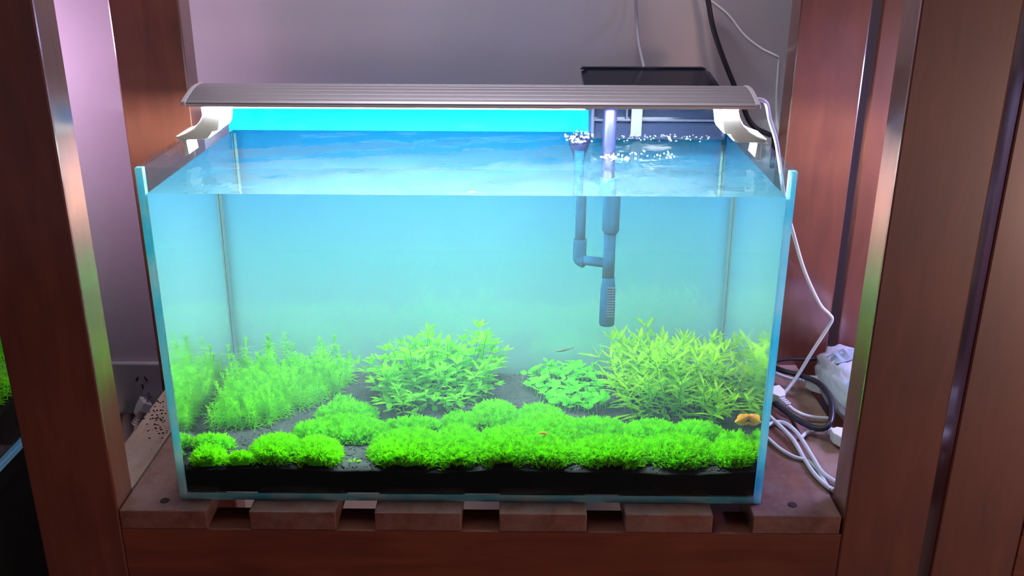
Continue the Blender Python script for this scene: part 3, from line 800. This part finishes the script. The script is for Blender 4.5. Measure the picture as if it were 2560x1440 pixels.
# --- carpet tufts in the foreground
def carpet(name, label, blobs, dens=2.2):
    """blobs: (u_left, u_right, v_front, v_back, height) of each cushion's footprint in the photo"""
    E = []
    for (ul, ur, vf, vb, h) in blobs:
        h *= 0.88
        uc = (ul+ur)/2
        f = W(uc, vf, 2, 0.041); b = W(uc, vb, 2, 0.041+h*0.6)
        y0 = max(-0.003, f.y-0.003); y1 = max(y0+0.012, b.y)
        vm = (vf+vb)/2
        l = W(ul, vm, 2, 0.043); r = W(ur, vm, 2, 0.043)
        E.append(((l.x+r.x)/2, (y0+y1)/2, (r.x-l.x)/2, (y1-y0)/2, h))
    c0 = Vector((E[0][0], E[0][1], soil_h(E[0][0], E[0][1])))
    V = []; F = []
    def height(x, y):
        hh = -1
        for (cx, cy, rx, ry, h) in E:
            q = ((x-cx)/rx)**2+((y-cy)/ry)**2
            if q < 1: hh = max(hh, h*(1-q)**0.5)
        return hh
    for (cx, cy, rx, ry, h) in E:
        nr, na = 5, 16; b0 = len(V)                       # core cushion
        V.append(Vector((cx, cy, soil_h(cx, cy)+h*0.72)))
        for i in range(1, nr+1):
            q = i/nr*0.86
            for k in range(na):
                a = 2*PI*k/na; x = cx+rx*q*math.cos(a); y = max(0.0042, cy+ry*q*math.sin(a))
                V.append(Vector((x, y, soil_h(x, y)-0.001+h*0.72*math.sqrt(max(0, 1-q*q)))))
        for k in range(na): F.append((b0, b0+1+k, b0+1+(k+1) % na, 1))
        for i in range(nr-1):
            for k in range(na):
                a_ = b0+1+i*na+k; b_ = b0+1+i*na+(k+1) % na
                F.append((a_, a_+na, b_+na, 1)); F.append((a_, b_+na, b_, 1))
        n = int(PI*rx*ry*1e6*dens)
        for _ in range(n):
            a = random.uniform(0, 2*PI); q = math.sqrt(random.random())*1.04
            x = cx+rx*q*math.cos(a)*random.uniform(0.96, 1.05); y = cy+ry*q*math.sin(a)*random.uniform(0.96, 1.05)
            if y < 0.0040 or y > D-0.012 or abs(x) > XI-0.002: continue
            hh = h*max(0, 1-min(1, q)**2)**0.4
            z = soil_h(x, y)+hh*random.uniform(0.55, 1.0)*(1+0.22*math.sin(x*700+1.3*math.sin(y*500))*math.cos(y*640+x*150))+random.random()**3*0.003
            nrm = Vector(((x-cx)/rx*0.9, (y-cy)/ry*0.9, 0.75))
            d = (nrm+Vector((random.uniform(-1, 1), random.uniform(-1, 1), random.uniform(-0.5, 0.7)))*0.9).normalized()
            L = random.uniform(0.0040, 0.0078); wv = L*random.uniform(0.11, 0.17)
            sd = d.cross(Vector((random.uniform(-1, 1), random.uniform(-1, 1), random.uniform(-1, 1)))).normalized()*wv
            p0 = Vector((x, y, z)); 
            if (p0+d*L).y < 0.0036: d.y = abs(d.y)
            m_ = p0+d*L*0.55; e = p0+d*L
            b = len(V); V += [p0, m_+sd, e, m_-sd]
            F.append((b, b+1, b+2, 0)); F.append((b, b+2, b+3, 0))
    me = raw_mesh('carpet', [(v-c0)[:] for v in V], [f[:3] for f in F])
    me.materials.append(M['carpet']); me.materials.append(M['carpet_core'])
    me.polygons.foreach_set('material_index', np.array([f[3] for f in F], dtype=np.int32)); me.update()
    o = link(name, me, None); o.location = c0
    tag(o, label, 'plant', 'lime green carpet tufts along the front of the tank')
carpet('carpet_tuft', 'leftmost lime green carpet tuft, in the front left corner of the tank', [(484, 582, 1128, 1100, 0.011), (486, 558, 1163, 1120, 0.010)])
carpet('carpet_tuft', 'smallest lime green cushion of the carpet, just right of the corner tuft', [(572, 630, 1164, 1138, 0.008)])
carpet('carpet_tuft', 'round lime green carpet tuft below the needle-leaved thicket', [(636, 752, 1158, 1098, 0.014)])
carpet('carpet_tuft', 'lime green carpet tuft at the glass, directly left of the bare soil sprig', [(744, 850, 1164, 1100, 0.014), (745, 840, 1110, 1070, 0.013)])
carpet('carpet_tuft', 'large lime green carpet mound set back between the needle thicket and the oval-leaved bush', [(778, 968, 1110, 1055, 0.015), (800, 940, 1066, 1028, 0.014), (838, 884, 1035, 1012, 0.013)])
carpet('carpet_tuft', 'lime green carpet tuft at the glass below the left half of the oval-leaved bush', [(932, 1112, 1166, 1080, 0.016), (960, 1100, 1092, 1062, 0.014)])
carpet('carpet_tuft', 'lime green carpet tuft at the glass below the right half of the oval-leaved bush', [(1086, 1205, 1165, 1075, 0.016), (1112, 1190, 1090, 1055, 0.014)])
carpet('carpet_tuft', 'lime green carpet tuft sticking up behind the others, right of the oval-leaved bush', [(1188, 1288, 1085, 1025, 0.014)])
carpet('carpet_tuft', 'lime green carpet tuft at the glass, centre of the foreground', [(1185, 1330, 1165, 1080, 0.017)])
carpet('carpet_tuft', 'lime green carpet tuft in front of the round-leaved plant, holding the orange shrimp', [(1285, 1450, 1130, 1050, 0.016), (1300, 1400, 1070, 1035, 0.013)])
carpet('carpet_tuft', 'lime green carpet tuft at the glass below the round-leaved plant', [(1300, 1432, 1164, 1100, 0.014)])
carpet('carpet_tuft', 'lime green carpet tuft below the left half of the narrow-leaved bush', [(1430, 1620, 1166, 1095, 0.016)])
carpet('carpet_tuft', 'lime green carpet cushion set back between round-leaved plant and narrow-leaved bush', [(1425, 1570, 1108, 1060, 0.015), (1555, 1690, 1120, 1065, 0.016)])
carpet('carpet_tuft', 'lime green carpet tuft below the middle of the narrow-leaved bush', [(1600, 1785, 1162, 1095, 0.017)])
carpet('carpet_tuft', 'lime green carpet cushion reaching back into the narrow-leaved bush', [(1680, 1800, 1115, 1072, 0.015)])
carpet('carpet_tuft', 'rightmost lime green carpet tuft, in the front right corner of the tank', [(1772, 1890, 1164, 1110, 0.014), (1790, 1868, 1122, 1098, 0.013)])
# the tiny sprig on bare soil
c = W(885, 1156, 2, 0.040)
sg = thing('carpet_sprig', 'tiny yellow-green sprig alone on bare soil between the carpet tufts', 'plant', (c.x, max(0.0085, c.y), soil_h(c.x, 0.01)))
for k in range(8):
    o = link('leaf', mid_leaves[k % 3], M['carpet'], sg); a = k*0.8
    o.location = (math.cos(a)*0.003, abs(math.sin(a))*0.002, 0.001); o.rotation_mode = 'QUATERNION'
    o.rotation_quaternion = leaf_quat(Vector((math.cos(a), 0.4*math.sin(a)+0.3, 0.7))); s = 0.0055; o.scale = (s, s, s)

# ------------------------------------------------------------------ animals in the tank
c = W(1408, 876, 1, 0.15)
fi = thing('small_fish', 'tiny dark fish swimming over the round-leaved plant', 'fish', c)
ax = Vector((-0.93, 0.2, -0.30)).normalized()
pb = [ax*(t-0.5)*0.018 for t in (0, 0.25, 0.5, 0.75, 1)]
MB().tube([p for p in pb], lambda t: 0.0003+0.0013*math.sin(PI*min(1, t*0.9+0.08))**1.2, 8).build('body', M['fish'], fi)
tl = MB(); b = -ax*0.0085
for q in ((b, b-ax*0.004+Vector((0, 0, 0.002)), b-ax*0.0025), (b, b-ax*0.0025, b-ax*0.004-Vector((0, 0, 0.002)))):
    tl.bm.faces.new([tl.bm.verts.new(v) for v in q])
tl.build('tail_fin', M['fish'], fi)
def shrimp(label, c, size, name='orange_shrimp'):
    s = thing(name, label, 'shrimp', c)
    pts = [Vector((-0.5, 0, 0.05)), Vector((-0.2, 0, 0.16)), Vector((0.1, 0, 0.18)), Vector((0.35, 0, 0.08)), Vector((0.5, 0, -0.1))]
    MB().tube([p*size for p in pts], lambda t: size*(0.05+0.16*math.sin(PI*min(1, 0.12+0.8*t))), 10).build('body', M['orange'], s)
    for k in range(4):
        x = -0.25+0.14*k
        MB().tube([Vector((x, -0.05, 0.05))*size, Vector((x-0.05, -0.12, -0.12))*size, Vector((x-0.02, -0.14, -0.28))*size], size*0.016, 5).build('leg', M['orange'], s)
    for q in (-1, 1):
        MB().tube([Vector((-0.45, 0.02*q, 0.1))*size, Vector((-0.75, 0.08*q, 0.25))*size, Vector((-1.0, 0.2*q, 0.15))*size], size*0.010, 4).build('antenna', M['orange'], s)
shrimp('tiny orange shrimp sitting on the lime green carpet in the middle', W(1358, 1086, 2, 0.0605), 0.008)
c = W(1856, 1046, 1, 0.075)
sn = thing('orange_snail', 'round orange snail by the right glass, near the narrow-leaved bush', 'snail', c)
MB().ball((0, 0, 0), 0.0052, 2, (1.1, 0.8, 1.0)).ball((0.0042, 0, 0.002), 0.0032, 2).build('shell', M['orange'], sn)
MB().tube([Vector((-0.006, 0, -0.003)), Vector((0, 0, -0.007)), Vector((0.010, 0, -0.005))], lambda t: 0.0026*(1-0.5*t), 8).build('foot', M['orange'], sn)

# ------------------------------------------------------------------ cables on the wall side
def cable(name, label, pts, r, mat, group=None):
    o = MB().tube(pts, r, 8, sub=8).build(name, mat); tag(o, label, 'cable', group); return o
cable('grey_cable', 'thin grey cable hanging straight down the wall to the filter lid', [P(1590, -60, 1, 0.436)] + [P(u, v, 1, y) for u, v, y in ((1589, 0, .436), (1592, 60, .433), (1597, 110, .42), (1608, 160, .404))] + [(0.2075, 0.398, 0.384)], 0.0021, M['grey_cable'])
cable('black_cable', 'black cable hanging diagonally down behind the light bar', [P(u, v, 1, y) for u, v, y in ((1762, -50, .43), (1770, 0, .43), (1783, 70, .43), (1806, 140, .42), (1832, 205, .41), (1856, 262, .40), (1872, 300, .40), (1892, 322, .40), (1922, 336, .40), (1935, 345, .405), (1930, 420, .41))], 0.0034, M['black_cable'])
cable('white_cable', 'thin white cable curving down the wall beside the right back post', [P(u, v, 1, y) for u, v, y in ((1755, -10, .436), (1775, 2, .436), (1820, 38, .436), (1860, 88, .43), (1900, 120, .425), (1935, 138, .42), (1947, 148, .42), (1946, 175, .42), (1942, 240, .42), (1943, 300, .42), (1950, 350, .42), (1957, 450, .42))], 0.0019, M['white_cable'])
cable('white_cable', 'white cable running furthest front over the plank beside the tank', [P(u, v, 2, z) for u, v, z in ((1915, 1030, .006), (1927, 1044, .006), (1960, 1075, .006), (1985, 1103, .005), (2010, 1145, .003), (2032, 1180, .003), (2060, 1210, .003), (2084, 1226, .003))], 0.0026, M['white_cable'])
cable('white_cable', 'white cable arching up then running alongside the front cable on the plank', [P(u, v, 2, z) for u, v, z in ((1905, 1075, .003), (1925, 1060, .004), (1950, 1055, .005), (1975, 1066, .006), (2000, 1092, .007), (2030, 1140, .008), (2055, 1180, .006), (2090, 1206, .004))], 0.0025, M['white_cable'])
cable('white_cable', 'white cable bowing low over the plank toward the tank', [P(u, v, 2, z) for u, v, z in ((1905, 1085, .003), (1922, 1098, .003), (1950, 1122, .003), (1985, 1142, .003), (2018, 1152, .003), (2045, 1175, .003), (2066, 1212, .003), (2076, 1224, .003))], 0.0022, M['white_cable'])
cable('black_cable', 'thick black cable looping round over the cable clutter right of the tank', [P(u, v, 2, z) for u, v, z in ((1930, 915, .018), (1960, 928, .022), (2005, 940, .024), (2042, 955, .026), (2066, 980, .028), (2079, 1010, .028), (2078, 1050, .022), (2064, 1069, .016), (2035, 1069, .012), (1995, 1050, .010), (1960, 1026, .010), (1938, 1008, .010))], 0.0036, M['black_cable'])
cable('black_cable', 'thin black cable crossing in front of the back post above the clutter', [P(u, v, 1, 0.31) for u, v in ((1930, 906), (1965, 899), (2020, 898), (2070, 899), (2100, 906), (2128, 918), (2150, 935))], 0.0022, M['black_cable'])

# plugs: thing > body, rib, pin, cable
def plug(label, c, direction, size, cable_pts, mat=M['white'], ribs=4):
    t = thing('power_plug', label, 'plug', c)
    d = Vector(direction).normalized(); q = leaf_quat(d)
    b = MB().prism([(-0.5, 0), (0.5, 0), (0.46, 0.55), (0.22, 0.95), (-0.22, 0.95), (-0.46, 0.55)], 2, -0.28, 0.28, 0.05)
    o = b.build('body', mat, t); o.rotation_mode = 'QUATERNION'; o.rotation_quaternion = q; o.scale = (size,)*3
    for k in range(ribs):
        r_ = MB().box(-0.17, 0.17, 0.98+k*0.16, 1.07+k*0.16, -0.15, 0.15, 0.02, 1).build('rib', mat, o)
    for s in (-1, 1):
        MB().box(s*0.22-0.03, s*0.22+0.03, -0.45, 0.01, -0.09, 0.09).build('pin', M['alu'], o)
    if cable_pts:
        MB().tube([Vector(p)-Vector(c) for p in cable_pts], 0.0024, 8, sub=6).build('power_cable', M['white_cable'], t)
    return t
c = P(1928, 975, 2, 0.016); e = P(1975, 1018, 2, 0.010)
plug('white plug lying against the right side of the tank', c, e-c, 0.022, [c+(e-c)*0.95] + [P(u, v, 2, z) for u, v, z in ((1985, 1026, .009), (2010, 1038, .007), (2040, 1044, .006), (2072, 1046, .005))])
c = P(2062, 965, 2, 0.014); e = P(2005, 950, 2, 0.014)
plug('pale ribbed plug pointing right, behind the black cable loop', c, e-c, 0.024, [c+(e-c)*0.75] + [P(u, v, 2, z) for u, v, z in ((1990, 950, .012), (1965, 944, .011), (1940, 934, .012), (1925, 928, .012))])
c = P(2122, 1100, 2, 0.012); e = P(2080, 1080, 2, 0.010)
plug('white plug half hidden by the right front post', c, e-c, 0.024, [c+(e-c)*0.95] + [P(u, v, 2, z) for u, v, z in ((2072, 1078, .008), (2045, 1075, .006), (2020, 1080, .005), (2003, 1094, .004))])

# crumpled plastic bag between the racks
def bag():
    c0 = Vector((0.470, 0.215, 0.0))
    t = thing('plastic_bag', 'crumpled white plastic bag with a blue print, behind the right front post', 'bag', c0)
    bm = bmesh.new(); bmesh.ops.create_uvsphere(bm, u_segments=40, v_segments=24, radius=1)
    rr = random.Random(5)
    ph = [(rr.uniform(3, 9), rr.uniform(3, 9), rr.uniform(3, 9), rr.uniform(0, 6)) for _ in range(7)]
    for v in bm.verts:
        n = v.co.normalized(); k = sum(abs(math.sin(a*n.x+b*n.y+c*n.z+d)) for a, b, c, d in ph)/7
        s = 0.80+0.38*k
        v.co = Vector((n.x*0.042*s, n.y*0.105*s, max(-0.020, n.z*0.034*s)+0.0215))
    for f in bm.faces: f.smooth = True
    me = bpy.data.meshes.new('film'); bm.to_mesh(me); bm.free()
    link('film', me, M['bag'], t)
    from mathutils.bvhtree import BVHTree
    return t, c0, me
bt, bc, bme = bag()
def on_bag(uvs, off):
    """a printed patch that follows the film: each corner dropped onto the bag along its surface"""
    from mathutils.bvhtree import BVHTree
    tree = BVHTree.FromPolygons([v.co for v in bme.vertices], [tuple(p.vertices) for p in bme.polygons])
    V = []
    for (x, y) in uvs:
        h = tree.ray_cast(Vector((x, y, 0.2)), Vector((0, 0, -1)))
        V.append(((h[0] if h[0] is not None else Vector((x, y, 0.02)))+Vector((0, 0, off)))[:])
    return V
def patch(name, x0, x1, y0, y1, mat, off=0.0012, n=8):
    uv = [(x0+(x1-x0)*i/n, y0+(y1-y0)*j/n) for j in range(n+1) for i in range(n+1)]
    V = on_bag(uv, off); F = []
    for j in range(n):
        for i in range(n):
            a = j*(n+1)+i; F.append((a, a+1, a+n+2, a+n+1))
    me = bpy.data.meshes.new(name); me.from_pydata(V, [], F); me.update()
    return link(name, me, mat, bt)
patch('blue_print', -0.030, 0.025, -0.075, -0.030, M['bag_blue'])
patch('grey_print', -0.028, 0.022, 0.015, 0.055, M['bag_grey'])

# ------------------------------------------------------------------ wall socket on the left, with its plug
sc_ = P(343, 966, 1, 0.45)
so = thing('wall_socket', 'grey-white square wall socket low on the wall behind the left post', 'socket', (sc_.x, 0.45, sc_.z))
MB().box(-0.043, 0.043, -0.009, -0.0005, -0.043, 0.043, 0.003, 2).build('plate', M['socket_plate'], so)
q = P(355, 955, 1, 0.441)-Vector((sc_.x, 0.45, sc_.z))
for (dx, dz, a) in ((-0.0065, 0.0055, -0.5), (0.0065, 0.0055, 0.5), (0.0, -0.0075, 0.0)):
    o = MB().box(-0.0009, 0.0009, -0.0006, 0.0004, -0.0036, 0.0036).build('slot', M['slot'], so)
    o.location = (q.x+dx, -0.0092, q.z+dz); o.rotation_euler = (0, -a, 0)
c = P(366, 1002, 1, 0.425)
e = P(340, 1052, 1, 0.415)
plug('pinkish white plug in the wall socket behind the left side rail', c, e-c, 0.026, [c+(e-c)*0.6, e, P(336, 1090, 1, 0.412), P(334, 1140, 1, 0.41), P(340, 1300, 1, 0.41)], ribs=4)

# soil crumbs spilled on the left side rail
mb = MB()
for _ in range(85):
    u = random.gauss(392, 22); v = random.gauss(1040, 30)
    p = P(u, v, 2, 0.0006)
    if -0.4005 < p.x < -0.360 and 0.03 < p.y < 0.32: mb.ball(p, random.uniform(0.0005, 0.0012), 1, (1.2, 1.0, 0.7))
o = mb.build('soil_crumbs', M['soil_dark']); tag(o, 'scattered black soil crumbs on the worn rail left of the tank', 'crumbs', kind='stuff')

# ------------------------------------------------------------------ neighbouring tank at the left edge
nt_ = thing('small_aquarium', 'neighbouring glass aquarium cut off by the left edge, behind the left front post', 'aquarium', (-0.80, 0.13, 0.0))
no = Vector((0.80, -0.13, 0))
def npart(nm, mb, mat, parent=None):
    o = mb.build(nm, mat, parent or nt_); o.location = no if parent is None else (0, 0, 0); return o
NX0, NX1, NY0, NY1 = -1.09, -0.512, -0.01, 0.275
npart('right_pane', MB().box(NX1-0.005, NX1, NY0, NY1, 0.008, 0.30), M['glass'])
npart('left_pane', MB().box(NX0, NX0+0.005, NY0, NY1, 0.008, 0.30), M['glass'])
npart('front_pane', MB().box(NX0+0.005, NX1-0.005, NY0, NY0+0.005, 0.008, 0.30), M['glass'])
npart('back_pane', MB().box(NX0+0.005, NX1-0.005, NY1-0.005, NY1, 0.008, 0.30), M['glass'])
M['edge_dull'] = plain('dull_glass_edge', (0.10, 0.26, 0.42), 0.12, spec=0.8)
npart('bottom_pane', MB().box(NX0, NX1, NY0, NY1, 0.0, 0.0078, 0.0006, 1), M['edge_dull'])
o = MB().box(NX0+0.006, NX1-0.006, NY0+0.006, NY1-0.006, 0.0082, 0.052).build('neighbour_soil', M['soil_dark'])
tag(o, 'black soil in the cut-off aquarium at the left edge', 'soil', kind='stuff')
NB = Vector((-0.56, 0.13, 0.050))
nb = thing('grassy_plant', 'yellow-green grassy plant in the cut-off aquarium at the left edge', 'plant', NB)
for k in range(46):
    x, y = random.uniform(-0.60, -0.522), random.uniform(0.04, 0.22)
    o = link('stem', random.choice(variants[random.choice((0.030, 0.036, 0.046, 0.058))]), None, nb)
    o.location = Vector((x, y, 0.050))-NB; o.rotation_euler = (random.uniform(-.15, .15), random.uniform(-.15, .15), random.uniform(0, 6))
stand = thing('tank_stand', 'black stand under the cut-off aquarium at the left edge', 'stand', (-0.80, 0.13, -0.75))
for nm, b in (('cabinet', (-1.12, -0.522, 0.0, 0.27, -0.75, -0.022)), ('top_board', (-1.13, -0.514, -0.012, 0.28, -0.0215, -0.0005))):
    o = MB().box(*b, 0.002).build(nm, M['black_stand'], stand); o.location = (0.80, -0.13, 0.75)
